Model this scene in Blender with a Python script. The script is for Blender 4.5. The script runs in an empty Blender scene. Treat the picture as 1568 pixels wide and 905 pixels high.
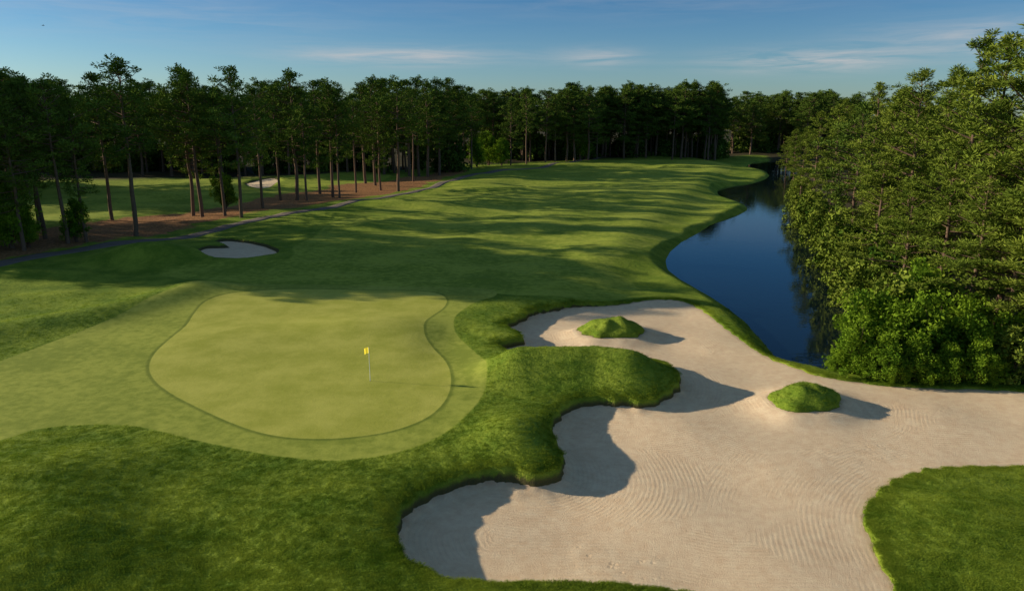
import bpy, math, numpy as np
from mathutils import Vector
sc = bpy.context.scene
sc.view_settings.view_transform = 'Standard'
sc.view_settings.look = 'None'
sc.view_settings.exposure = 0
COL = sc.collection
# ------------------------------------------------------------------ survey helpers
PIT = math.radians(13.54); F = 1132.0; HC = 15.6
sp, cp = math.sin(PIT), math.cos(PIT)
def U(u, v, z=0.0):
    """ground plan position (metres) of a surveyed sight line at level z"""
    a = (u-784)/F; b = (452.5-v)/F
    t = (HC-z)/(sp-b*cp)
    return (a*t, (cp+b*sp)*t)
def level(y, v):
    b = (452.5-v)/F
    return HC + y*(-sp+b*cp)/(cp+b*sp)
def P(pts, z=0.0):
    return np.array([U(p[0], p[1], p[2] if len(p) > 2 else z) for p in pts])
def smooth(poly, n=4, closed=True):
    m = len(poly); out = []
    for i in range(m if closed else m-1):
        if closed: p0, p1, p2, p3 = poly[i-1], poly[i], poly[(i+1) % m], poly[(i+2) % m]
        else: p0, p1, p2, p3 = poly[max(i-1, 0)], poly[i], poly[i+1], poly[min(i+2, m-1)]
        for k in range(n):
            t = k/n
            out.append(0.5*((2*p1)+(-p0+p2)*t+(2*p0-5*p1+4*p2-p3)*t*t+(-p0+3*p1-3*p2+p3)*t**3))
    if not closed: out.append(poly[-1])
    return np.array(out)
def sdf(poly, x, y, margin=15.0):
    out = np.full(x.shape, margin)
    mn = poly.min(0)-margin; mx = poly.max(0)+margin
    m = (x > mn[0]) & (x < mx[0]) & (y > mn[1]) & (y < mx[1])
    if not m.any(): return out
    px, py = x[m], y[m]
    d2 = np.full(px.shape, 1e9); ins = np.zeros(px.shape, bool)
    n = len(poly)
    for i in range(n):
        ax, ay = poly[i]; bx, by = poly[(i+1) % n]
        ex, ey = bx-ax, by-ay
        L = ex*ex+ey*ey+1e-12
        wx, wy = px-ax, py-ay
        t = np.clip((wx*ex+wy*ey)/L, 0, 1)
        q = (wx-t*ex)**2+(wy-t*ey)**2
        np.minimum(d2, q, out=d2)
        if ay != by:
            c = (ay > py) != (by > py)
            ins ^= c & (px < ex*(py-ay)/(by-ay)+ax)
    d = np.sqrt(d2); d[ins] *= -1
    out[m] = np.minimum(d, margin)
    return out
def pdist(line, x, y):
    d2 = np.full(x.shape, 1e9)
    for i in range(len(line)-1):
        ax, ay = line[i]; bx, by = line[i+1]
        ex, ey = bx-ax, by-ay
        t = np.clip(((x-ax)*ex+(y-ay)*ey)/(ex*ex+ey*ey), 0, 1)
        np.minimum(d2, (x-ax-t*ex)**2+(y-ay-t*ey)**2, out=d2)
    return np.sqrt(d2)
def ss(a, b, x):
    t = np.clip((x-a)/(b-a), 0, 1); return t*t*(3-2*t)
def waves(x, y, wl, seed, n=7):
    r = np.random.RandomState(seed); o = 0
    for i in range(n):
        th = r.uniform(0, math.pi*2); k = 2*math.pi/(wl*r.uniform(0.7, 1.5))
        o = o+np.sin(k*(x*math.cos(th)+y*math.sin(th))+r.uniform(0, 6.28))
    return o/math.sqrt(n)
# ------------------------------------------------------------------ plan outlines
GREEN = smooth(P([(385,446),(450,443),(540,444),(620,445),(665,448),(683,457),(680,470),(662,484),(650,497),(650,512),(662,528),(678,545),(688,565),(690,590),(680,615),(655,638),(615,655),(570,665),(510,671),(450,670),(400,662),(350,645),(300,622),(262,602),(238,583),(229,563),(238,542),(262,520),(285,500),(298,480),(315,463),(345,452)]))
COLLAR = smooth(P([(320,437),(250,460),(180,490),(90,520),(0,553),(-150,600),(-250,700),(-120,700),(0,676),(60,657),(150,650),(220,655),(290,672),(350,684),(420,697),(500,705),(570,700),(630,686),(680,664),(715,636),(738,607),(746,580),(740,552),(718,527),(697,505),(697,485),(715,470),(735,460),(760,452),(740,441),(600,438),(450,436)]))
FAIR = smooth(P([(330,430),(450,440),(700,446),(820,453),(940,449),(982,436),(965,420),(935,408),(955,392),(995,372),(1045,348),(1100,322),(1110,305),(1065,290),(1085,272),(1120,258),(1100,244),(1000,240),(900,243),(800,252),(745,264),(700,280),(640,300),(560,325),(500,348),(480,365),(450,380),(440,398),(330,402),(240,415)]), 3)
FAIR2 = smooth(P([(60,340),(200,328),(330,318),(430,300),(520,285),(600,270),(560,262),(450,260),(300,264),(150,275),(40,300)]), 3)
SAND = smooth(P([(612,768,0),(601,790,0),(606,820,0),(625,848,0),(660,872,-.1),(710,886,-.1),(760,891,-.2),(830,889,-.2),(900,892,-.3),(960,899,-.4),(1020,912,-.5),(1100,935,-.6),(1250,950,-.7),(1380,945,-.7),(1378,905,-.7),(1358,865,-.7),(1340,830,-.7),(1328,795,-.7),(1335,770,-.7),(1360,745,-.7),(1400,728,-.7),(1450,720,-.7),(1520,717,-.7),(1600,714,-.7),(1750,712,-.7),(1800,660,-.7),(1700,620,-.7),(1600,606,-.7),(1500,597,-.7),(1430,595,-.7),(1350,589,-.7),(1300,583,-.7),(1250,575,-.7),(1215,562,-.7),(1180,549,-.7),(1150,530,-.7),(1120,509,-.7),(1095,489,-.7),(1070,472,-.7),(1040,461,-.7),(990,458,-.6),(940,460,-.5),(890,463,-.4),(850,466,-.2),(815,468,0),(800,476,0),(776,488,0),(772,494,0),(792,502,0),(797,512,0),(758,521,0),(788,532,0),(840,537,0),(880,552,-.7),(930,557,-.8),(980,560,-.8),(1015,568,-.8),(1036,583,-.7),(1034,600,-.7),(1015,614,-.7),(990,621,-.6),(960,618,-.5),(920,610,-.3),(880,608,-.1),(855,620,0),(840,640,0),(842,665,0),(855,685,0),(857,705,0),(845,715,0),(810,718,0),(770,712,0),(735,712,0),(700,718,0),(660,733,0),(630,750,0)]))
SAND2 = smooth(P([(299,384),(312,376),(345,374),(325,366),(352,362),(392,368),(428,383),(420,391),(380,397),(330,398),(305,393)]))
SAND3 = smooth(P([(374,284),(385,276),(420,273),(430,279),(405,287)]))
SAND4 = smooth(P([(785,286),(800,283),(822,286),(805,290)]))
WATER = smooth(P([(1222,553),(1200,530),(1172,500),(1140,474),(1100,449),(1065,430),(1040,414),(1033,400),(1042,385),(1062,370),(1092,350),(1125,335),(1152,322),(1150,313),(1125,305),(1108,297),(1112,288),(1140,284),(1165,280),(1185,270),(1175,262),(1150,256),(1165,248),(1195,247),(1215,262),(1215,290),(1222,320),(1235,360),(1250,400),(1275,440),(1310,480),(1345,520),(1355,545),(1320,562),(1270,562)], -1.4))
HIGH = np.array([(-900,-200),(6,-200),(5,22)]+[U(*p) for p in [(700,800),(900,720),(1080,640),(1080,560),(880,500),(830,440),(930,380),(980,330),(1050,290),(1100,250)]]+[(60,1500),(-900,1500)])
STRAW = smooth(P([(-200,470),(0,402),(80,384),(150,374),(215,362),(290,348),(340,338),(420,326),(520,312),(600,296),(650,284),(715,264),(690,258),(640,268),(560,278),(470,290),(380,305),(300,322),(200,330),(100,345),(0,355),(-200,380)]), 3)
PATH = smooth(P([(-200,465),(-60,420),(0,404),(60,391),(130,380),(200,370),(270,362),(330,350),(420,334),(520,319),(600,302),(650,290),(700,275),(755,263),(830,256),(930,240)]), 5, False)
IA = (U(937,505,-.4)[0], 54.9, 2.15); IB = (U(1243,622,-.3)[0], 40.2, 1.95)
def isl(c, x, y):
    dx, dy = x-c[0], (y-c[1])*1.12
    th = np.arctan2(dy, dx)
    return np.sqrt(dx*dx+dy*dy) - c[2]*(1+0.10*np.sin(2*th+1+c[2]*9)+0.06*np.sin(5*th)+.03*np.sin(9*th+2))
RIDGE = P([(800,560,.4),(860,548,.9),(915,538,1.3),(960,545,1.25)])
WR = P([(-120,520,.8),(0,492,.9),(130,472,.9),(230,455,.6),(300,441,.2)])
def sand_base(x, y):
    z = -0.85+0.06*waves(x, y, 9, 3)+0.012*(x-8)-0.16*(1-ss(2, 10, x))
    for c in (IA, IB):
        d = np.clip(isl(c, x, y), 0, None)
        z = z+0.42*np.exp(-(d/1.3)**2)
    return z
def g(x, y, u, v, z, sx, sy, h):
    cx, cy = U(u, v, z)
    return h*np.exp(-((x-cx)/sx)**2-((y-cy)/sy)**2)
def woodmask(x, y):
    # woods floor with painted-in shade, east of the creek and behind the far trees
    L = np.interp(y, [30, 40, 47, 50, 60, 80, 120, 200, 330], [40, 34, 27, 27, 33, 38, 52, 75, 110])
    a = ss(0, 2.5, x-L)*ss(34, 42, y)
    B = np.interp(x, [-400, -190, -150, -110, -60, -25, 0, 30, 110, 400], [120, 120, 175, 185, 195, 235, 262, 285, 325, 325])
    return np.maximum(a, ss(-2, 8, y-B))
def fields(x, y):
    f = {}
    sA, sB = isl(IA, x, y), isl(IB, x, y)
    sm = sdf(SAND, x, y)
    main = np.maximum(sm, -np.minimum(sA, sB))
    sand2 = np.minimum(np.minimum(sdf(SAND2, x, y), sdf(SAND3, x, y)), sdf(SAND4, x, y))
    f['main'] = main
    f['green'] = sdf(GREEN, x, y); f['collar'] = sdf(COLLAR, x, y)
    f['fair'] = np.minimum(sdf(FAIR, x, y), sdf(FAIR2, x, y)); f['water'] = sdf(WATER, x, y)
    f['straw'] = sdf(STRAW, x, y)
    z = -0.8*ss(0, 8, sdf(HIGH, x, y))
    far = ss(62, 95, y)
    z = z+far*(0.2*waves(x, y, 20, 5)+0.28*waves(x, y, 46, 8))*(1-ss(500, 900, y))
    z = z+0.05*waves(x, y, 6, 11)*ss(0.5, 4, f['collar'])*(1-ss(100, 200, y))
    z = z+0.008*waves(x, y, 1.7, 31)*ss(0.2, 1.5, f['collar'])*(1-ss(60, 100, y))
    z = z+g(x, y, 560, 500, 0, 6, 3.0, .42)-g(x, y, 690, 520, 0, 2.2, 5, .28)+g(x, y, 330, 520, 0, 5, 5, .15)
    z = z+1.55*np.exp(-(pdist(RIDGE, x, y)/2.25)**2)
    z = z+0.75*np.exp(-(pdist(WR, x, y)/2.6)**2)
    z = z+g(x, y, 30, 715, .7, 5.5, 3.2, .65)-g(x, y, 230, 760, 0, 3.5, 4, .2)+g(x, y, 480, 800, 0, 4, 3, .2)
    z = z+g(x, y, 60, 820, .5, 3.2, 3.5, .75)-g(x, y, 330, 850, 0, 2.5, 3, .2)
    z = z+g(x, y, 225, 380, 1.2, 6, 3.5, 1.9)+g(x, y, 60, 405, 1, 7, 3, .8)-g(x, y, 180, 415, 0, 10, 4, .5)
    z = z+g(x, y, 1480, 800, -.5, 4.5, 3.5, .55)+g(x, y, 790, 672, 0, 2.0, 2.8, .75)
    z = z+g(x, y, 760, 290, 0, 9, 6, .9)+g(x, y, 640, 315, 0, 9, 5, .8)+g(x, y, 950, 300, 0, 12, 7, .7)+g(x, y, 980, 265, 0, 14, 8, .8)+g(x, y, 560, 345, 0, 9, 4, .7)
    sb = sand_base(x, y)
    z = z+np.clip(sb+0.13-z, 0, None)*(1-ss(.6, 2.6, sm))
    ia = (1-ss(0.0, 0.5, np.minimum(sA, sB)))
    ih = np.where(sA < sB, 0.92*np.clip(1-(np.clip(sA+IA[2], 0, 9)/(IA[2]+.15))**2.2, 0, 1), 0.78*np.clip(1-(np.clip(sB+IB[2], 0, 9)/(IB[2]+.15))**2.2, 0, 1))
    z = z*(1-ia)+ia*(sb+0.14+ih+0.06*waves(x, y, 1.4, 19))
    # creek bank
    w = f['water']
    s = ss(-0.5, 3.2, w)
    z = -2.1+(z+2.1)*s
    z = np.where(w < -0.5, -2.1-0.3*ss(0.5, 3, -w), z)
    sd = main+0.09*waves(x, y, 1.3, 21)+0.03*waves(x, y, .5, 22)
    f['sdm'] = sd
    # sand flashed up toward the high lips
    rise = np.clip(z-0.45-sb, 0, None)*np.exp(-np.clip(-sd, 0, None)/0.6)
    sl = sb+rise*0.7
    f['sl'] = sl
    e = np.exp(-np.clip(sd, 0, None)/0.6)
    zl = z-0.20*e*ss(0.1, 0.8, z-sb)
    k = ss(0.02, 0.34, -sd)
    z1 = np.where(sd < 15, zl*(1-k)+(sl-0.35)*k, z)
    k2 = ss(0, 0.8, -sand2)
    z1 = z1-0.75*k2
    f['sd2'] = sand2
    f['z0'] = z; f['z'] = z1
    return f
# ------------------------------------------------------------------ mesh helper
def mk_mesh(name, V, Q, smooth_=True, attrs=None, mats=(), midx=None, k=4, link=True):
    me = bpy.data.meshes.new(name)
    V = np.asarray(V, np.float32); Q = np.asarray(Q, np.int32)
    me.vertices.add(len(V)); me.vertices.foreach_set('co', V.ravel())
    me.loops.add(Q.size); me.loops.foreach_set('vertex_index', Q.ravel())
    me.polygons.add(len(Q)); me.polygons.foreach_set('loop_start', np.arange(0, Q.size, k, dtype=np.int32))
    if midx is not None: me.polygons.foreach_set('material_index', np.asarray(midx, np.int32))
    me.update(calc_edges=True)
    if smooth_: me.shade_smooth()
    for a, v in (attrs or {}).items():
        at = me.attributes.new(a, 'FLOAT', 'POINT'); at.data.foreach_set('value', np.asarray(v, np.float32))
    for m in mats: me.materials.append(m)
    if not link: return me
    ob = bpy.data.objects.new(name, me); COL.objects.link(ob)
    return ob
def grid(xs, ys):
    X, Y = np.meshgrid(xs, ys)
    nx, ny = len(xs), len(ys)
    i = np.arange(nx*ny).reshape(ny, nx)
    Q = np.stack([i[:-1, :-1], i[:-1, 1:], i[1:, 1:], i[1:, :-1]], -1).reshape(-1, 4)
    return X.ravel(), Y.ravel(), Q
# ------------------------------------------------------------------ node helper
class NT:
    def __init__(s, name):
        s.m = bpy.data.materials.new(name); s.m.use_nodes = True
        s.t = s.m.node_tree; s.t.nodes.clear()
        s.out = s.t.nodes.new('ShaderNodeOutputMaterial')
    def n(s, typ, **kw):
        nd = s.t.nodes.new(typ)
        for k, v in kw.items(): setattr(nd, k, v)
        return nd
    def l(s, a, b): s.t.links.new(a, b)
    def put(s, sock, v):
        if isinstance(v, bpy.types.NodeSocket): s.l(v, sock)
        elif isinstance(v, (tuple, list)) and len(v) == 3 and sock.type == 'RGBA': sock.default_value = (*v, 1)
        else: sock.default_value = v
    def math(s, op, a, b=0.0, c=0.0, clamp=False):
        nd = s.n('ShaderNodeMath', operation=op, use_clamp=clamp)
        s.put(nd.inputs[0], a); s.put(nd.inputs[1], b); s.put(nd.inputs[2], c)
        return nd.outputs[0]
    def mix(s, fac, a, b):
        nd = s.n('ShaderNodeMix', data_type='RGBA')
        s.put(nd.inputs[0], fac); s.put(nd.inputs[6], a); s.put(nd.inputs[7], b)
        return nd.outputs[2]
    def attr(s, name): return s.n('ShaderNodeAttribute', attribute_name=name).outputs['Fac']
    def pos(s): return s.n('ShaderNodeNewGeometry').outputs['Position']
    def noise(s, vec, scale, detail=3, rough=0.55, dist=0):
        nd = s.n('ShaderNodeTexNoise'); s.l(vec, nd.inputs['Vector'])
        nd.inputs['Scale'].default_value = scale; nd.inputs['Detail'].default_value = detail
        nd.inputs['Roughness'].default_value = rough; nd.inputs['Distortion'].default_value = dist
        return nd.outputs['Fac']
    def ramp(s, v, lo, hi):
        nd = s.n('ShaderNodeMapRange', interpolation_type='SMOOTHSTEP')
        s.put(nd.inputs[0], v); nd.inputs[1].default_value = lo; nd.inputs[2].default_value = hi
        return nd.outputs[0]
    def bump(s, h, dist, strength=1.0):
        nd = s.n('ShaderNodeBump'); s.put(nd.inputs['Height'], h); nd.inputs['Distance'].default_value = dist
        s.put(nd.inputs['Strength'], strength); return nd.outputs[0]
    def bsdf(s, col, rough=0.9, normal=None, spec=0.2):
        nd = s.n('ShaderNodeBsdfPrincipled'); s.put(nd.inputs['Base Color'], col); s.put(nd.inputs['Roughness'], rough)
        nd.inputs['Specular IOR Level'].default_value = spec
        if normal is not None: s.l(normal, nd.inputs['Normal'])
        s.l(nd.outputs[0], s.out.inputs[0]); return nd
def simple(name, col, rough=0.6, spec=0.3, var=0.15, sc_=3.0):
    t = NT(name); n = t.noise(t.pos(), sc_)
    c = t.mix(n, tuple(x*(1-var) for x in col), tuple(min(1, x*(1+var)) for x in col))
    t.bsdf(c, rough, None, spec); return t.m
# ---- grass colours
R_D, R_L = (0.120, 0.200, 0.016), (0.310, 0.375, 0.040)
def rough_col(t, p, k=1.0):
    big = t.noise(p, 0.30, 3, 0.6); mid = t.noise(p, 2.2, 3, 0.65); fine = t.noise(p, 11, 2, 0.75)
    a = t.math('ADD', t.math('MULTIPLY', big, 0.60), t.math('MULTIPLY', mid, 0.25))
    a = t.math('ADD', a, t.math('MULTIPLY', fine, 0.30))
    a = t.ramp(a, 0.42, 0.74)
    return t.mix(a, tuple(v*k for v in R_D), tuple(v*k for v in R_L))
t = NT('turf'); p = t.pos()
rc = rough_col(t, p)
n1 = t.noise(p, 0.12, 4, 0.6); n2 = t.noise(p, 1.4, 4, 0.65); n3 = t.noise(p, 25, 2, 0.6)
edge = t.math('MULTIPLY', t.math('SUBTRACT', t.noise(p, 6, 3), 0.5), 0.12)
def mask(name, wdt, o=0.0, noi=edge):
    return t.ramp(t.math('ADD', t.math('ADD', t.attr(name), noi), o), wdt, -wdt)
fv = t.math('ADD', t.math('MULTIPLY', n1, 0.5), t.math('MULTIPLY', n2, 0.5))
fc = t.mix(t.ramp(fv, .40, .60), (0.200, 0.270, 0.026), (0.380, 0.425, 0.054))
cc = t.mix(t.ramp(fv, .40, .60), (0.270, 0.315, 0.042), (0.420, 0.445, 0.070))
gn = t.math('ADD', t.math('MULTIPLY', t.noise(p, 0.35, 5, 0.65), 0.6), t.math('MULTIPLY', n3, 0.4))
gc = t.mix(t.ramp(gn, .38, .62), (0.400, 0.410, 0.056), (0.560, 0.535, 0.100))
c = rc
ed2 = t.math('MULTIPLY', t.math('SUBTRACT', t.noise(p, 0.5, 3), 0.5), 0.8)
c = t.mix(mask('fair', 0.25, 0, ed2), c, fc)
c = t.mix(mask('collar', 0.07), c, cc)
ring = t.math('MULTIPLY', t.ramp(t.attr('green'), -0.02, 0.06), t.ramp(t.attr('green'), 0.34, 0.12))
c = t.mix(t.math('MULTIPLY', ring, 0.5), c, (0.08, 0.13, 0.015))
c = t.mix(mask('green', 0.03, 0, t.math('MULTIPLY', edge, 0.25)), c, gc)
st = t.mix(t.ramp(t.noise(p, 3, 4, .7), .35, .65), (0.20, 0.085, 0.036), (0.52, 0.23, 0.10))
sedge = t.math('MULTIPLY', t.math('SUBTRACT', t.noise(p, 0.25, 5, .65), 0.42), 9.0)
c = t.mix(t.math('MULTIPLY', mask('straw', 0.6, 0, sedge), 0.92), c, st)
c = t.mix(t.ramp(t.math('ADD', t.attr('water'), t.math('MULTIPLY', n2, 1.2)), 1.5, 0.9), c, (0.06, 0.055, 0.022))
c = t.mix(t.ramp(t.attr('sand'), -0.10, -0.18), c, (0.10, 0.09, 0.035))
wood = t.mix(t.noise(p, 1.2, 5, .7), (0.03, 0.035, 0.012), (0.11, 0.08, 0.04))  # brown litter, its colour darkened for the shade under the trees
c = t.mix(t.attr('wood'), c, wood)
mow = t.math('MAXIMUM', mask('fair', .2), mask('collar', .1))
bs = t.math('SUBTRACT', 1.0, t.math('MULTIPLY', mow, 0.78))
hgt = t.math('ADD', t.noise(p, 9, 3, .7), t.noise(p, 2.5, 1, .6))
nrm = t.bump(hgt, 0.06, bs)
t.bsdf(c, 0.95, nrm, 0.1)
TURF = t.m
# ------------------------------------------------------------------ terrain sheet
def axis(start, stop, s0, k):
    o = [start]
    while o[-1] < stop: o.append(o[-1]+s0+k*(o[-1]-start))
    return o
right = axis(30, 2500, 0.17, 0.022)[1:]; left = [-(a-30)-24 for a in right][::-1]
xs = np.array(left+list(np.arange(-24, 30.001, 0.15))+right)
ys = [-60, -30, -10, 0, 6, 10, 14, 17, 19]+list(np.arange(20, 60, 0.15))
while ys[-1] < 4000: ys.append(ys[-1]+0.0048*ys[-1]*(1 if ys[-1] < 400 else 4))
ys = np.array(ys)
X, Y, Q = grid(xs, ys)
f = fields(X, Y)
A = {k_: f[k_] for k_ in ('green', 'collar', 'fair', 'water', 'straw')}
A['sand'] = np.minimum(f['sdm'], f['sd2'])
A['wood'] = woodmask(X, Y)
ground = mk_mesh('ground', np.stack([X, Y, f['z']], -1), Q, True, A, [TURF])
# ------------------------------------------------------------------ sand
t = NT('bunker_sand'); p = t.pos(); sd = t.attr('sd')
w1 = t.noise(p, 0.09, 1, .4); w2 = t.noise(p, 2.2, 4, .6)
ph = t.math('ADD', t.math('MULTIPLY', sd, 2*math.pi/0.22), t.math('MULTIPLY', w1, 12))
ph = t.math('ADD', ph, t.math('MULTIPLY', t.noise(p, 1.5, 2, .6), 2.4))
rk = t.math('SINE', ph)
amp = t.ramp(t.noise(p, 0.35, 2), .32, .64)
rake = t.math('MULTIPLY', t.math('MULTIPLY', rk, amp), 0.125)
fine = t.noise(p, 16, 4, .8)
ft = t.n('ShaderNodeTexVoronoi'); t.l(p, ft.inputs['Vector']); ft.inputs['Scale'].default_value = 2.6
foot = t.math('MULTIPLY', t.ramp(ft.outputs['Distance'], 0.0, 0.35), t.ramp(t.noise(p, .22, 2), .55, .68))
hh = t.math('ADD', t.math('ADD', rake, t.math('MULTIPLY', fine, 1.2)), t.math('MULTIPLY', foot, 1.0))
cv = t.math('ADD', t.math('MULTIPLY', w2, .5), t.math('MULTIPLY', t.noise(p, 22, 3, .7), .5))
sc1 = t.mix(t.ramp(cv, .3, .7), (0.82, 0.565, 0.335), (0.99, 0.775, 0.500))
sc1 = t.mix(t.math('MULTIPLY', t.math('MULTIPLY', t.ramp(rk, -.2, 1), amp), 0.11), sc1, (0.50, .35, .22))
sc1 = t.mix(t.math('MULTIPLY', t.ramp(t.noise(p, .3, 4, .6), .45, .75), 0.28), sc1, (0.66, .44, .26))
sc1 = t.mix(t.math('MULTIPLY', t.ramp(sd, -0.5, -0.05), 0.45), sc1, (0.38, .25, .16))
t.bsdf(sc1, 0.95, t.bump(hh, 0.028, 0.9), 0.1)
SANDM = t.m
def sand_obj(name, bx, by, step, second=False):
    X, Y, Q = grid(np.arange(bx[0], bx[1], step), np.arange(by[0], by[1], step))
    f = fields(X, Y)
    d = f['sd2'] if second else f['sdm']
    z = (f['z0']-0.42) if second else f['sl']
    keep = (d[Q] < 0.3).all(1)
    Q = Q[keep]; u, inv = np.unique(Q, return_inverse=True)
    return mk_mesh(name, np.stack([X, Y, z], -1)[u], inv.reshape(-1, 4), True, {'sd': (f['sd2'] if second else f['main'])[u]}, [SANDM])
mn, mx = SAND.min(0)-1, SAND.max(0)+1
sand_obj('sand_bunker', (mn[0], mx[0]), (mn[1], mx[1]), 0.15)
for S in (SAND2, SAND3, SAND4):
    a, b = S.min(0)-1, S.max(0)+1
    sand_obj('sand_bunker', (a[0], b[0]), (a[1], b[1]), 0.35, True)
# ------------------------------------------------------------------ water
t = NT('creek_water'); p = t.pos()
h = t.noise(p, 1.6, 3, .5)
bd = t.bsdf((0.003, 0.009, 0.016), 0.03, t.bump(h, 0.02, 0.3), 0.45); bd.inputs['IOR'].default_value = 1.33
mn, mx = WATER.min(0)-3, WATER.max(0)+3
mk_mesh('creek_water', [(mn[0], mn[1], -1.5), (mx[0], mn[1], -1.5), (mx[0], mx[1], -1.5), (mn[0], mx[1], -1.5)], [(0, 1, 2, 3)], False, None, [t.m])
# ------------------------------------------------------------------ cart path
t = NT('cart_path_asphalt'); p = t.pos()
t.bsdf(t.mix(t.noise(p, 2, 5, .7), (0.15, 0.115, 0.09), (0.26, 0.205, 0.165)), .9)
tg = np.gradient(PATH, axis=0); tg /= np.linalg.norm(tg, axis=1)[:, None]; nr = np.stack([-tg[:, 1], tg[:, 0]], -1)
offs = [-1.2, -1.15, -.6, 0, .6, 1.15, 1.2]; V = []
den = []
for i in range(len(PATH)-1):
    for k_ in range(8): den.append((PATH[i]*(1-k_/8)+PATH[i+1]*k_/8, nr[i]*(1-k_/8)+nr[i+1]*k_/8))
for o in offs:
    V.append(np.array([a+b*o for a, b in den]))
m = len(den); P2 = np.concatenate(V); fz = fields(P2[:, 0], P2[:, 1])['z0'].reshape(len(offs), m)
lift = np.array([-.25, .05, .06, .07, .06, .05, -.25])[:, None]
i = np.arange(len(offs)*m).reshape(len(offs), m)
Qp = np.stack([i[:-1, :-1], i[:-1, 1:], i[1:, 1:], i[1:, :-1]], -1).reshape(-1, 4)[:, ::-1]
mk_mesh('cart_path', np.column_stack([P2, (fz+lift).ravel()]), Qp, True, None, [t.m])
# ------------------------------------------------------------------ foliage materials
def leaf_mat(name, dark, light, tr=0.3):
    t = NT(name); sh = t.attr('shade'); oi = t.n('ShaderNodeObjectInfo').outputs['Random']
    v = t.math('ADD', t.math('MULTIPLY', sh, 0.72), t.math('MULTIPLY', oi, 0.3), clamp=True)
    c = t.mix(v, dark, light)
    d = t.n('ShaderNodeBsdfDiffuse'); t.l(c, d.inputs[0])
    if tr == 0:
        t.l(d.outputs[0], t.out.inputs[0]); return t.m
    r = t.n('ShaderNodeBsdfTranslucent'); t.l(c, r.inputs[0])
    ms = t.n('ShaderNodeMixShader'); ms.inputs[0].default_value = tr
    t.l(d.outputs[0], ms.inputs[1]); t.l(r.outputs[0], ms.inputs[2]); t.l(ms.outputs[0], t.out.inputs[0])
    return t.m
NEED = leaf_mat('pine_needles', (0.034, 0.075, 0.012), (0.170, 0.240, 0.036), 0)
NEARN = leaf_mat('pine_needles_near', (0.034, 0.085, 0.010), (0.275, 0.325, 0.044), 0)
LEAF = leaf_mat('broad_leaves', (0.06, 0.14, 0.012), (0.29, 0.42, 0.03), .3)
t = NT('pine_bark'); p = t.pos()
t.bsdf(t.mix(t.noise(p, 5, 3, .7), (0.08, 0.05, 0.035), (0.28, 0.18, 0.12)), .95, None, .1)
BARK = t.m
def tube(pts, rad, sides, V, Qs):
    pts = np.asarray(pts); n = len(pts)
    base = sum(len(v) for v in V)
    tg = np.gradient(pts, axis=0); tg /= np.linalg.norm(tg, axis=1)[:, None]+1e-9
    ref = np.array([1, 0, 0]) if abs(tg[0][2]) > .8 else np.array([0, 0, 1])
    a = np.cross(tg, ref); a /= np.linalg.norm(a, axis=1)[:, None]; b = np.cross(tg, a)
    th = np.linspace(0, 2*math.pi, sides, endpoint=False)
    ring = pts[:, None]+np.asarray(rad)[:, None, None]*(np.cos(th)[None, :, None]*a[:, None]+np.sin(th)[None, :, None]*b[:, None])
    V.append(ring.reshape(-1, 3))
    for i in range(n-1):
        for j in range(sides):
            k_ = (j+1) % sides
            Qs.append((base+i*sides+j, base+i*sides+k_, base+(i+1)*sides+k_, base+(i+1)*sides+j))
def needles(C, Rr, Sh, N, wid, rng, upb=0.25, flat=.65):
    M = len(C)
    d = rng.normal(size=(M, N, 3)); d /= np.linalg.norm(d, axis=2)[..., None]
    d[..., 2] = d[..., 2]*flat+upb
    r = Rr[:, None, None]
    s0 = C[:, None]+d*r*rng.uniform(0.0, .55, (M, N, 1))
    e = s0+d*r*rng.uniform(.35, .65, (M, N, 1))+rng.normal(size=(M, N, 3))*0.05
    q = rng.normal(size=(M, N, 3)); w = np.cross(d, q); w /= np.linalg.norm(w, axis=2)[..., None]+1e-9
    w *= wid*rng.uniform(.6, 1.3, (M, N, 1))
    mid = s0*.5+e*.5
    V = np.stack([s0, mid-w, e, mid+w], 2).reshape(-1, 3)
    sh = np.repeat(np.clip(Sh[:, None]+rng.uniform(-.12, .12, (M, N)), 0, 1).ravel(), 4)
    return V, sh
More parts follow.
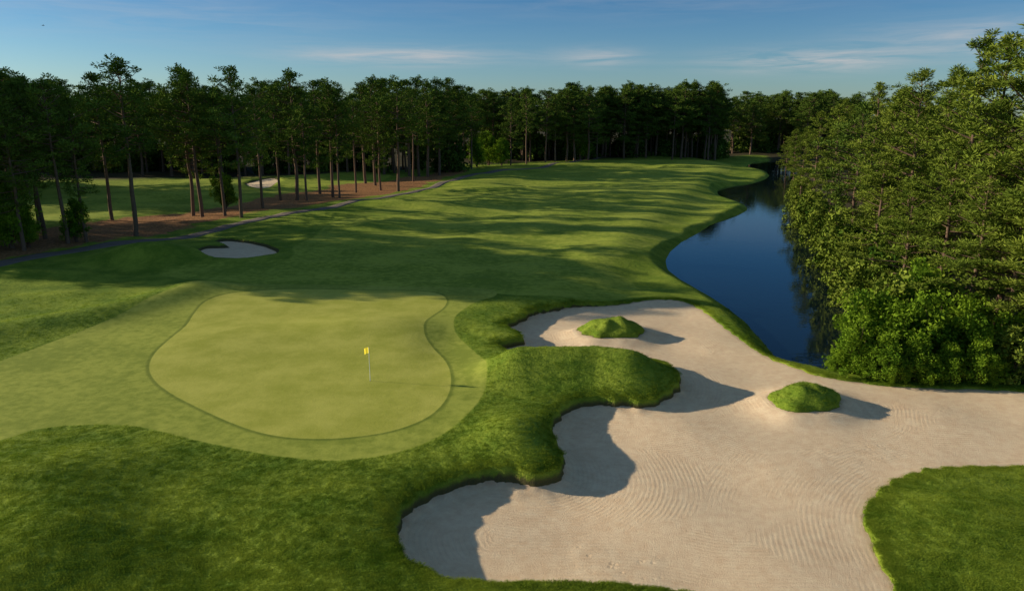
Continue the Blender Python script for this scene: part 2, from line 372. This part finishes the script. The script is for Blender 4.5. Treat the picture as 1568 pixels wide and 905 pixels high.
def pine(name, seed, cb=.35, R=3.6, limbs=52, per=6, N=36, wid=.068, cr=.85, mat=None, lean=.5, H=20.0, jit=.55, cone=2.6, flat=.65):
    rng = np.random.RandomState(seed); V = []; Qs = []
    tt = np.linspace(0, 1, 12)
    bend = np.cumsum(rng.normal(size=(12, 2))*lean*.12, 0)
    tr = np.column_stack([bend[:, 0], bend[:, 1], tt*H*.97]); tr[:, :2] -= tr[0, :2]; tr[0, 2] = -.4
    tube(tr, .24*(1-tt)**.75+.03, 8, V, Qs)
    C = []
    lob = rng.uniform(0, 6.28)
    for i in range(limbs):
        tp = (i+rng.uniform(0, 1))/limbs
        tp = tp**.85
        t_ = cb+(1-cb)*tp
        az = i*2.399+rng.uniform(-.7, .7)
        prof = min(1, .45+1.6*tp)*(1-tp**cone)+.10
        prof *= 1+.22*math.sin(az+lob+tp*5)
        L = R*prof*rng.uniform(.5, 1.3)
        el = math.radians(-8+50*tp**1.5+rng.uniform(-12, 12))
        p0 = np.array([np.interp(t_, tt, tr[:, 0]), np.interp(t_, tt, tr[:, 1]), t_*H*.97])
        dr = np.array([math.cos(az)*math.cos(el), math.sin(az)*math.cos(el), math.sin(el)])
        s = np.linspace(0, 1, 4)[:, None]
        pts = p0+dr*L*s+np.array([0, 0, 1])*(L*.12*s**2)+rng.normal(size=(4, 3))*.08*s
        tube(pts, np.array([.07, .05, .035, .015])*(.5+L/6), 4, V, Qs)
        k = max(2, int(per*(L/R)+.5)); ls = rng.uniform(0, 1)
        for j in range(k):
            q = rng.uniform(.35, 1.05) if j else 1.0
            pc = p0+dr*L*q+np.array([0, 0, 1])*(L*.12*q*q)
            off = rng.normal(size=3)*np.array([jit, jit, jit*.4])*(.5+.5*L/R)
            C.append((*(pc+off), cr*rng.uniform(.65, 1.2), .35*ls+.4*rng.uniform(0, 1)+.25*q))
    for j in range(5): C.append((*(tr[-1]+rng.normal(size=3)*[.3, .3, .5]), cr*.8, rng.uniform(.4, 1)))
    C = np.array(C)
    LV, sh = needles(C[:, :3], C[:, 3], C[:, 4], N, wid, rng, .22, flat)
    V = np.concatenate(V); nb = len(V); nq = len(Qs)
    LQ = (np.arange(len(LV)).reshape(-1, 4)+nb)
    return mk_mesh(name, np.concatenate([V, LV]), np.concatenate([np.array(Qs), LQ]), False,
                   {'shade': np.concatenate([np.zeros(nb), sh])}, [BARK, mat or NEED],
                   np.concatenate([np.zeros(nq), np.ones(len(LQ))]), link=False)
def bush(name, seed, H=4.0, R=2.2, clumps=110, N=90, leaf=.11, mat=None, low=.1, cr=.55):
    rng = np.random.RandomState(seed); V = []; Qs = []; C = []
    heads = [(rng.uniform(-.6, .6)*R, rng.uniform(-.6, .6)*R, rng.uniform(.5, 1)*H, rng.uniform(.35, .65)*R) for _ in range(6)]+[(0, 0, H, .5*R)]
    for i in range(clumps):
        hx_, hy_, hz, hr = heads[rng.randint(len(heads))]
        th = rng.uniform(0, 6.28); ph = rng.uniform(0, 1)**.8
        r = hr*(1.25-ph*.95)*rng.uniform(.4, 1)
        C.append((hx_+r*math.cos(th), hy_+r*math.sin(th), hz*(low+(1-low)*ph), cr*rng.uniform(.5, 1.25), rng.uniform(0, 1)))
    C = np.array(C)
    for c_ in C[::3]:
        s = np.linspace(0, 1, 4)[:, None]
        base = np.array([rng.normal()*.12, rng.normal()*.12, -.2])
        mid = np.array([0, 0, c_[2]*.35])
        tube(base*(1-s)**2+2*mid*s*(1-s)+c_[:3]*s*s, np.array([.05, .04, .025, .01])*H/4, 4, V, Qs)
    M = len(C); d = rng.normal(size=(M, N, 3)); d /= np.linalg.norm(d, axis=2)[..., None]
    ctr = C[:, None, :3]+d*C[:, 3][:, None, None]*rng.uniform(.15, 1, (M, N, 1))**.5
    a = rng.normal(size=(M, N, 3))+d*.3; a /= np.linalg.norm(a, axis=2)[..., None]
    b = np.cross(a, rng.normal(size=(M, N, 3))); b /= np.linalg.norm(b, axis=2)[..., None]
    s = leaf*rng.uniform(.6, 1.3, (M, N, 1))
    LV = np.stack([ctr-a*s, ctr-b*s*.5, ctr+a*s, ctr+b*s*.5], 2).reshape(-1, 3)
    sh = np.repeat(np.clip(C[:, 4][:, None]+rng.uniform(-.15, .15, (M, N)), 0, 1).ravel(), 4)
    V = np.concatenate(V); nb = len(V); nq = len(Qs)
    LQ = np.arange(len(LV)).reshape(-1, 4)+nb
    return mk_mesh(name, np.concatenate([V, LV]), np.concatenate([np.array(Qs), LQ]), False,
                   {'shade': np.concatenate([np.zeros(nb), sh])}, [BARK, mat or LEAF],
                   np.concatenate([np.zeros(nq), np.ones(len(LQ))]), link=False)
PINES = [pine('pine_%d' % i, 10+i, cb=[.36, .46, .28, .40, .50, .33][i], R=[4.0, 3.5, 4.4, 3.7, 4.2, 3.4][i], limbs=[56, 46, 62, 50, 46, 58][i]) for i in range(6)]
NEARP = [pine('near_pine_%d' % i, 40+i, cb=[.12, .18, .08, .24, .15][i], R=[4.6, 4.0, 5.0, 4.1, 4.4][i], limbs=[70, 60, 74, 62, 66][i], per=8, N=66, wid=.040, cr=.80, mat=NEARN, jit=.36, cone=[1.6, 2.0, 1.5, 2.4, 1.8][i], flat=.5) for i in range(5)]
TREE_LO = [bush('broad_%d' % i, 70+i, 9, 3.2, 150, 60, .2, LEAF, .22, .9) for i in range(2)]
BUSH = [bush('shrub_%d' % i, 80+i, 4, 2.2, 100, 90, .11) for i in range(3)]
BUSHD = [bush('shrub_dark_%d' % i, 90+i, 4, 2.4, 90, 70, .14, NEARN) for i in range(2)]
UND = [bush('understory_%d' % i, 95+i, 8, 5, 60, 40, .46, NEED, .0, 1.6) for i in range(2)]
rng = np.random.RandomState(5)
def zat(x, y): return float(fields(np.array([x]), np.array([y]))['z'][0])
def place(name, me, x, y, s, z=None, parent=None, sx=1.0):
    ob = bpy.data.objects.new(name, me); COL.objects.link(ob)
    ob.location = (x, y, zat(x, y) if z is None else z); ob.rotation_euler = (0, 0, rng.uniform(0, 6.28))
    ob.scale = (s*sx, s*sx, s)
    if parent: ob.parent = parent
    return ob
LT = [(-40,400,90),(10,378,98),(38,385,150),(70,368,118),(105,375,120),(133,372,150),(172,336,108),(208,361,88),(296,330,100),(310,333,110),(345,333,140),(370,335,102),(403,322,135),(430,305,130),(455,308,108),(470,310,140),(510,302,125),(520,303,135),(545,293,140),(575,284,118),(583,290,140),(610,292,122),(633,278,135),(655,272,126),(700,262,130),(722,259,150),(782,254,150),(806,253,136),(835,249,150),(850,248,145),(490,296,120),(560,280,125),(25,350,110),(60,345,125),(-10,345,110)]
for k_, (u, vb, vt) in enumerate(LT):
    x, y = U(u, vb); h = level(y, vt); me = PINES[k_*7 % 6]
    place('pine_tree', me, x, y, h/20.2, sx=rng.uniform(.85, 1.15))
for u, vb, h in [(730,256,9),(748,254,10),(768,255,8),(895,246,9),(20,382,7),(45,380,5),(118,372,5),(345,320,6),(870,244,8)]:
    x, y = U(u, vb); place('broadleaf_tree', TREE_LO[int(u) % 2], x, y, h/9*1.05)
def empty(name):
    e = bpy.data.objects.new(name, None); COL.objects.link(e); return e
W = empty('pine_woods')
for k_ in range(150):
    y = rng.uniform(76, 102); x = rng.uniform(-112, -0.72*y-6)
    # the south edge of this stand follows the low sun so the green stays lit
    if y < 67+0.19*(-8-x)+1: continue
    place('pine_%d' % k_, PINES[k_ % 6], x, y, rng.uniform(1.1, 1.35), 0.0, W, 1.05)
for k_ in range(12):
    y = rng.uniform(102, 125); x = rng.uniform(-1.3*y, -0.74*y-6)
    place('pine_%d' % (k_+200), PINES[k_ % 6], x, y, rng.uniform(1.05, 1.3), 0.0, W)
W = empty('distant_tree_line')
c_ = 0
def scatter(n, u0, u1, d0, d1, h0, h1, sxx=1.15, und=.35):
    global c_
    for k_ in range(n):
        u = rng.uniform(u0, u1); d = rng.uniform(d0, d1)
        x = (u-784)/F*d; c_ += 1
        place('pine_%d' % c_, PINES[rng.randint(6)], x, d, rng.uniform(h0, h1)/20.2, -0.3, W, sxx*rng.uniform(.9, 1.2))
        if k_ < n*und:
            x = rng.uniform(u0, u1)-784; d = rng.uniform(d0+(d1-d0)*.3, d1)
            place('understory_%d' % c_, UND[k_ % 2], x/F*d, d, rng.uniform(.7, 1.4), -0.3, W)
scatter(100, -150, 700, 205, 245, 20, 27, 1.2, .5)
scatter(36, -300, 60, 140, 185, 20, 26, 1.15, .5)
scatter(55, 640, 900, 270, 325, 21, 27, 1.2, .6)
scatter(80, 860, 1090, 290, 325, 22, 30, 1.2, .35)
scatter(60, 1050, 1300, 335, 390, 22, 29, 1.2, .35)
scatter(40, -300, 1300, 400, 440, 24, 29, 1.6, .8)
# east bank
RT = [(1203,262,206),(1214,280,190),(1226,303,186),(1243,326,168),(1270,350,160),(1297,402,158),(1322,388,130),(1345,418,138),(1376,436,106),(1412,458,100),(1448,476,50),(1484,508,52),(1522,530,-10),(1566,548,-10),(1612,565,-80),(1660,590,-80),(1425,515,215),(1530,560,180),(1375,500,270),(1475,548,240),(1330,455,225),(1560,575,260)]
for k_, (u, vb, vt) in enumerate(RT):
    x, y = U(u, vb, -.8); h = level(y, vt)+.8
    me = PINES[2] if u == 1297 else NEARP[k_ % 5]
    place('pine_tree', me, x, y, h/20.2, None, None, min(1.5, 20.2/h*.42+.5))
W = empty('pine_woods')
for k_ in range(40):
    y = rng.uniform(55, 240); x = np.interp(y, [50, 80, 120, 200, 260], [44, 46, 58, 84, 108])+rng.uniform(0, 26)
    place('pine_%d' % k_, NEARP[k_ % 5], x, y, rng.uniform(.8, 1.1)*min(1, .65+y/250), -.8, W, 1.0)
for u, vb, h in [(1310,572,3.6),(1345,583,3.0),(1335,560,5.5),(1378,572,4.6),(1405,588,2.6),(1450,590,2.4),(1430,572,5),(1495,590,2.8),(1545,588,3.4),(1590,590,3.4),(1480,568,5),(1395,545,6.5),(1520,575,4),(1285,570,1.6),(1420,594,1.4),(1372,590,1.5),(1520,594,1.6),(1330,582,1.6)]:
    x, y = U(u, vb, -.8); place('shrub', BUSH[int(u) % 3] if u < 1410 or u % 3 else BUSHD[0], x, y, h/4)
for u, vb, h in [(1225,330,5),(1240,355,5),(1252,380,5),(1262,405,5.5),(1275,432,5),(1292,458,4.5),(1315,485,5),(1340,515,4.5),(1213,300,5),(1300,430,7),(1350,480,7),(1228,345,6),(1380,540,6)]:
    x, y = U(u, vb, -.8); place('shrub', BUSHD[int(u) % 2], x+1.2, y, h/4)
# ------------------------------------------------------------------ rough grass tufts
t = NT('grass_blades'); c = rough_col(t, t.pos(), 1.08)
d = t.n('ShaderNodeBsdfDiffuse'); t.l(c, d.inputs[0]); r = t.n('ShaderNodeBsdfTranslucent'); t.l(c, r.inputs[0])
ms = t.n('ShaderNodeMixShader'); ms.inputs[0].default_value = .4
t.l(d.outputs[0], ms.inputs[1]); t.l(r.outputs[0], ms.inputs[2]); t.l(ms.outputs[0], t.out.inputs[0])
r2 = np.random.RandomState(9); nb = 18
bp = r2.normal(size=(nb, 2))*.06; hd = r2.uniform(0, 6.28, nb); ln = r2.normal(size=(nb, 2))*.03
hh_ = r2.uniform(.018, .048, nb)
b0 = np.column_stack([bp[:, 0]-np.cos(hd)*.009, bp[:, 1]-np.sin(hd)*.009, np.full(nb, -.01)])
b1 = np.column_stack([bp[:, 0]+np.cos(hd)*.009, bp[:, 1]+np.sin(hd)*.009, np.full(nb, -.01)])
b2 = np.column_stack([bp+ln, hh_])
tuft = bpy.data.objects.new('tuft', mk_mesh('tuft', np.stack([b0, b1, b2], 1).reshape(-1, 3), np.arange(nb*3).reshape(-1, 3), False, None, [t.m], None, 3, False))
n = 125000
yy = 19/(1-r2.uniform(0, 1, n)*(1-19/66.)); xx = r2.uniform(-1, 1, n)*(yy*.70+3)
e1 = SAND[r2.randint(0, len(SAND), 22000)]+r2.normal(size=(22000, 2))*.4
xx = np.concatenate([xx, e1[:, 0]]); yy = np.concatenate([yy, e1[:, 1]])
ff = fields(xx, yy)
clump = waves(xx, yy, 1.1, 41)+.6*waves(xx, yy, .45, 42)
ok = (ff['collar'] > .05) & (ff['sdm'] > -.10) & (ff['sd2'] > .3) & (ff['fair'] > .2) & (ff['water'] > .8)
ok &= (woodmask(xx, yy) < .4)
xx, yy, zz, clump = xx[ok], yy[ok], ff['z'][ok], clump[ok]
gm = bpy.data.meshes.new('rough_grass'); gm.vertices.add(len(xx)); gm.vertices.foreach_set('co', np.stack([xx, yy, zz], -1).astype(np.float32).ravel())
a = gm.attributes.new('rot', 'FLOAT', 'POINT'); a.data.foreach_set('value', r2.uniform(0, 6.28, len(xx)).astype(np.float32))
a = gm.attributes.new('scl', 'FLOAT', 'POINT'); a.data.foreach_set('value', (np.clip(1.0+.15*clump, .6, 1.5)*r2.uniform(.8, 1.25, len(xx))).astype(np.float32))
go = bpy.data.objects.new('rough_grass', gm); COL.objects.link(go)
ng = bpy.data.node_groups.new('scatter_grass', 'GeometryNodeTree')
ng.interface.new_socket('Geometry', in_out='INPUT', socket_type='NodeSocketGeometry'); ng.interface.new_socket('Geometry', in_out='OUTPUT', socket_type='NodeSocketGeometry')
N_ = ng.nodes; gi = N_.new('NodeGroupInput'); gout = N_.new('NodeGroupOutput'); ip = N_.new('GeometryNodeInstanceOnPoints')
oi = N_.new('GeometryNodeObjectInfo'); oi.inputs['Object'].default_value = tuft; oi.inputs['As Instance'].default_value = True
ar = N_.new('GeometryNodeInputNamedAttribute'); ar.data_type = 'FLOAT'; ar.inputs[0].default_value = 'rot'
as_ = N_.new('GeometryNodeInputNamedAttribute'); as_.data_type = 'FLOAT'; as_.inputs[0].default_value = 'scl'
cx = N_.new('ShaderNodeCombineXYZ')
L_ = ng.links; L_.new(gi.outputs[0], ip.inputs['Points']); L_.new(oi.outputs['Geometry'], ip.inputs['Instance'])
L_.new(ar.outputs[0], cx.inputs[2]); L_.new(cx.outputs[0], ip.inputs['Rotation']); L_.new(as_.outputs[0], ip.inputs['Scale'])
L_.new(ip.outputs[0], gout.inputs[0])
md = go.modifiers.new('scatter', 'NODES'); md.node_group = ng
# ------------------------------------------------------------------ flagstick
fx, fy = U(567, 583); fz_ = zat(fx, fy)
E = empty('golf_flag'); E.location = (fx, fy, fz_); E.rotation_euler = (0, 0, math.radians(-38))
V = []; Qs = []
tube([(0, 0, -.1), (0, 0, .7), (0, 0, 1.5), (0, 0, 2.15)], [.019, .018, .016, .015], 8, V, Qs)
o = mk_mesh('pole', np.concatenate(V), Qs, True, None, [simple('pole_white', (.85, .85, .82), .35, .5, .03)]); o.parent = E
X, Z, Qf = grid(np.linspace(0, 1, 14), np.linspace(0, 1, 8))
o = mk_mesh('flag_cloth', np.column_stack([-.012-.46*X+.03*Z, .035*np.sin(X*8)*X, 2.12-.36*Z-.20*X*X]), Qf, True, None, [simple('flag_yellow', (.92, .74, .03), .7, .3, .04)]); o.parent = E
V = []; Qs = []
tube([(0, 0, .006), (0, 0, .008)], [.054, .045], 20, V, Qs)
o = mk_mesh('cup_rim', np.concatenate(V), Qs, False, None, [simple('cup', (.02, .02, .02))]); o.parent = E
# ------------------------------------------------------------------ house behind the east woods
def box(name, a, b, mat, par):
    (x0, y0, z0), (x1, y1, z1) = a, b
    V = [(x0,y0,z0),(x1,y0,z0),(x1,y1,z0),(x0,y1,z0),(x0,y0,z1),(x1,y0,z1),(x1,y1,z1),(x0,y1,z1)]
    o = mk_mesh(name, V, [(0,3,2,1),(4,5,6,7),(0,1,5,4),(1,2,6,5),(2,3,7,6),(3,0,4,7)], False, None, [mat]); o.parent = par; return o
hx, hy = 60, 78
E = empty('white_house'); E.location = (hx, hy, -.8)
wm = simple('white_siding', (.78, .77, .74)); gl = simple('window_glass', (.03, .04, .05), .1, .5); rm = simple('shingles', (.13, .12, .11)); dm = simple('door_paint', (.2, .08, .05))
box('walls', (0, 0, 0), (9, 8, 6), wm, E)
o = mk_mesh('roof', [(-.4,-.4,6.01),(9.4,-.4,6.01),(9.4,8.4,6.01),(-.4,8.4,6.01),(-.4,4,8.6),(9.4,4,8.6)], [(0,1,5,4),(2,3,4,5)], False, None, [rm]); o.parent = E
o = mk_mesh('gable', [(0,0,6),(0,8,6),(0,4,8.3),(9,0,6),(9,8,6),(9,4,8.3)], [(0,1,2),(3,5,4)], False, None, [wm], None, 3); o.parent = E
for i in range(3):
    for z in (1, 3.8):
        box('window_%d' % (i*2+(z > 2)), (1.2+i*2.7, -.03, z), (2.2+i*2.7, -.003, z+1.4), gl, E)
        box('side_window_%d' % (i*2+(z > 2)), (-.03, 1+i*2.4, z), (-.003, 2+i*2.4, z+1.4), gl, E)
box('door', (7.7, -.04, 0), (8.6, -.003, 2.1), dm, E)
# ------------------------------------------------------------------ bird
V = []; Qs = []
tube([(-.17, 0, 0), (-.1, 0, .01), (0, 0, .015), (.09, 0, .02), (.14, 0, .02), (.18, 0, .01)], [.01, .03, .045, .035, .025, .004], 8, V, Qs)
bv = np.concatenate(V); nb = len(bv)
wv = [(.05,.03,.02),(-.05,.03,.02),(-.02,.2,.09),(.06,.19,.09),(-.09,.38,.05),(-.04,.39,.05),(.05,-.03,.02),(-.05,-.03,.02),(-.02,-.2,.09),(.06,-.19,.09),(-.09,-.38,.05),(-.04,-.39,.05),(-.15,.015,0),(-.15,-.015,0),(-.3,-.06,0),(-.3,.06,0)]
Qs += [tuple(nb+i for i in q) for q in [(0,1,2,3),(3,2,4,5),(6,9,8,7),(9,11,10,8),(12,13,14,15)]]
o = mk_mesh('bird', np.concatenate([bv, np.array(wv)]), Qs, False, None, [simple('feathers', (.03, .028, .025))])
yb = 110.; o.location = ((119-784)/F*yb/.98, yb, level(yb, 40)); o.rotation_euler = (.3, 0, .5)
# ------------------------------------------------------------------ light
SE, SA = math.radians(17), math.radians(-79)   # azimuth from +Y, clockwise
ld = Vector((math.sin(SA)*math.cos(SE), math.cos(SA)*math.cos(SE), math.sin(SE)))
sl_ = bpy.data.lights.new('sun', 'SUN'); sl_.energy = 5; sl_.angle = math.radians(.5); sl_.color = (1, .89, .70)
so = bpy.data.objects.new('sun', sl_); COL.objects.link(so); so.rotation_euler = ld.to_track_quat('Z', 'Y').to_euler()
w = bpy.data.worlds.new('World'); sc.world = w; w.use_nodes = True
nt = w.node_tree; bg = nt.nodes['Background']; bg.inputs[1].default_value = .13
sky = nt.nodes.new('ShaderNodeTexSky'); sky.sky_type = 'NISHITA'; sky.sun_disc = False
sky.sun_elevation = SE; sky.sun_rotation = SA; sky.air_density = 1.0; sky.dust_density = .5; sky.ozone_density = 2.5
tc = nt.nodes.new('ShaderNodeTexCoord'); sep = nt.nodes.new('ShaderNodeSeparateXYZ'); nt.links.new(tc.outputs['Generated'], sep.inputs[0])
def M(op, a, b=0., cl=False):
    nd = nt.nodes.new('ShaderNodeMath'); nd.operation = op; nd.use_clamp = cl
    for i, v in enumerate((a, b)):
        if isinstance(v, bpy.types.NodeSocket): nt.links.new(v, nd.inputs[i])
        else: nd.inputs[i].default_value = v
    return nd.outputs[0]
az = M('ARCTAN2', sep.outputs[0], sep.outputs[1]); el = M('ARCSINE', sep.outputs[2])
cr_ = nt.nodes.new('ShaderNodeValToRGB'); nt.links.new(el, cr_.inputs[0])
els = cr_.color_ramp.elements; els[0].position = 0; els[0].color = (.58, .76, .94, 1); els[1].position = .18; els[1].color = (.19, .44, .70, 1)
e_ = els.new(.34); e_.color = (.26, .45, .62, 1); e_ = els.new(.7); e_.color = (.85, .82, .76, 1)
ml = nt.nodes.new('ShaderNodeMix'); ml.data_type = 'RGBA'; ml.blend_type = 'MULTIPLY'; ml.inputs[0].default_value = 1
nt.links.new(sky.outputs[0], ml.inputs[6]); nt.links.new(cr_.outputs[0], ml.inputs[7])
mp = nt.nodes.new('ShaderNodeMapping'); mp.inputs['Scale'].default_value = (5, 5, 60); mp.inputs['Rotation'].default_value = (0, .03, 0)
nt.links.new(tc.outputs['Generated'], mp.inputs[0])
nz = nt.nodes.new('ShaderNodeTexNoise'); nt.links.new(mp.outputs[0], nz.inputs['Vector']); nz.inputs['Scale'].default_value = 1.6; nz.inputs['Detail'].default_value = 7; nz.inputs['Roughness'].default_value = .62; nz.inputs['Distortion'].default_value = .6
nv = nz.outputs['Fac']
tot = None
for a0, e0, sa, se, amp in [(-.135,.075,.13,.011,1.1),(.11,.075,.05,.011,.8),(.36,.066,.10,.012,1.5),(.55,.085,.12,.02,.8),(-.45,.12,.25,.03,.30),(.2,.14,.3,.02,.2),(2.4,.2,.6,.06,.5),(-2.2,.15,.5,.05,.5)]:
    q = M('ADD', M('POWER', M('DIVIDE', M('SUBTRACT', az, a0), sa), 2.), M('POWER', M('DIVIDE', M('SUBTRACT', el, e0), se), 2.))
    v = M('MULTIPLY', M('EXPONENT', M('MULTIPLY', q, -1.)), amp)
    tot = v if tot is None else M('ADD', tot, v)
cl = M('MULTIPLY', tot, M('MULTIPLY', M('SUBTRACT', nv, .33, True), 2.2, True), True)
mx_ = nt.nodes.new('ShaderNodeMix'); mx_.data_type = 'RGBA'; nt.links.new(cl, mx_.inputs[0]); nt.links.new(ml.outputs[2], mx_.inputs[6]); mx_.inputs[7].default_value = (4.3, 4.2, 4.2, 1)
nt.links.new(mx_.outputs[2], bg.inputs[0])
# ------------------------------------------------------------------ camera
cam = bpy.data.cameras.new('camera'); co = bpy.data.objects.new('camera', cam); COL.objects.link(co)
cam.lens = 26; cam.sensor_width = 36; cam.clip_end = 6000; cam.clip_start = .5
co.location = (0, 0, HC); co.rotation_euler = (math.radians(90)-PIT, 0, 0)
sc.camera = co
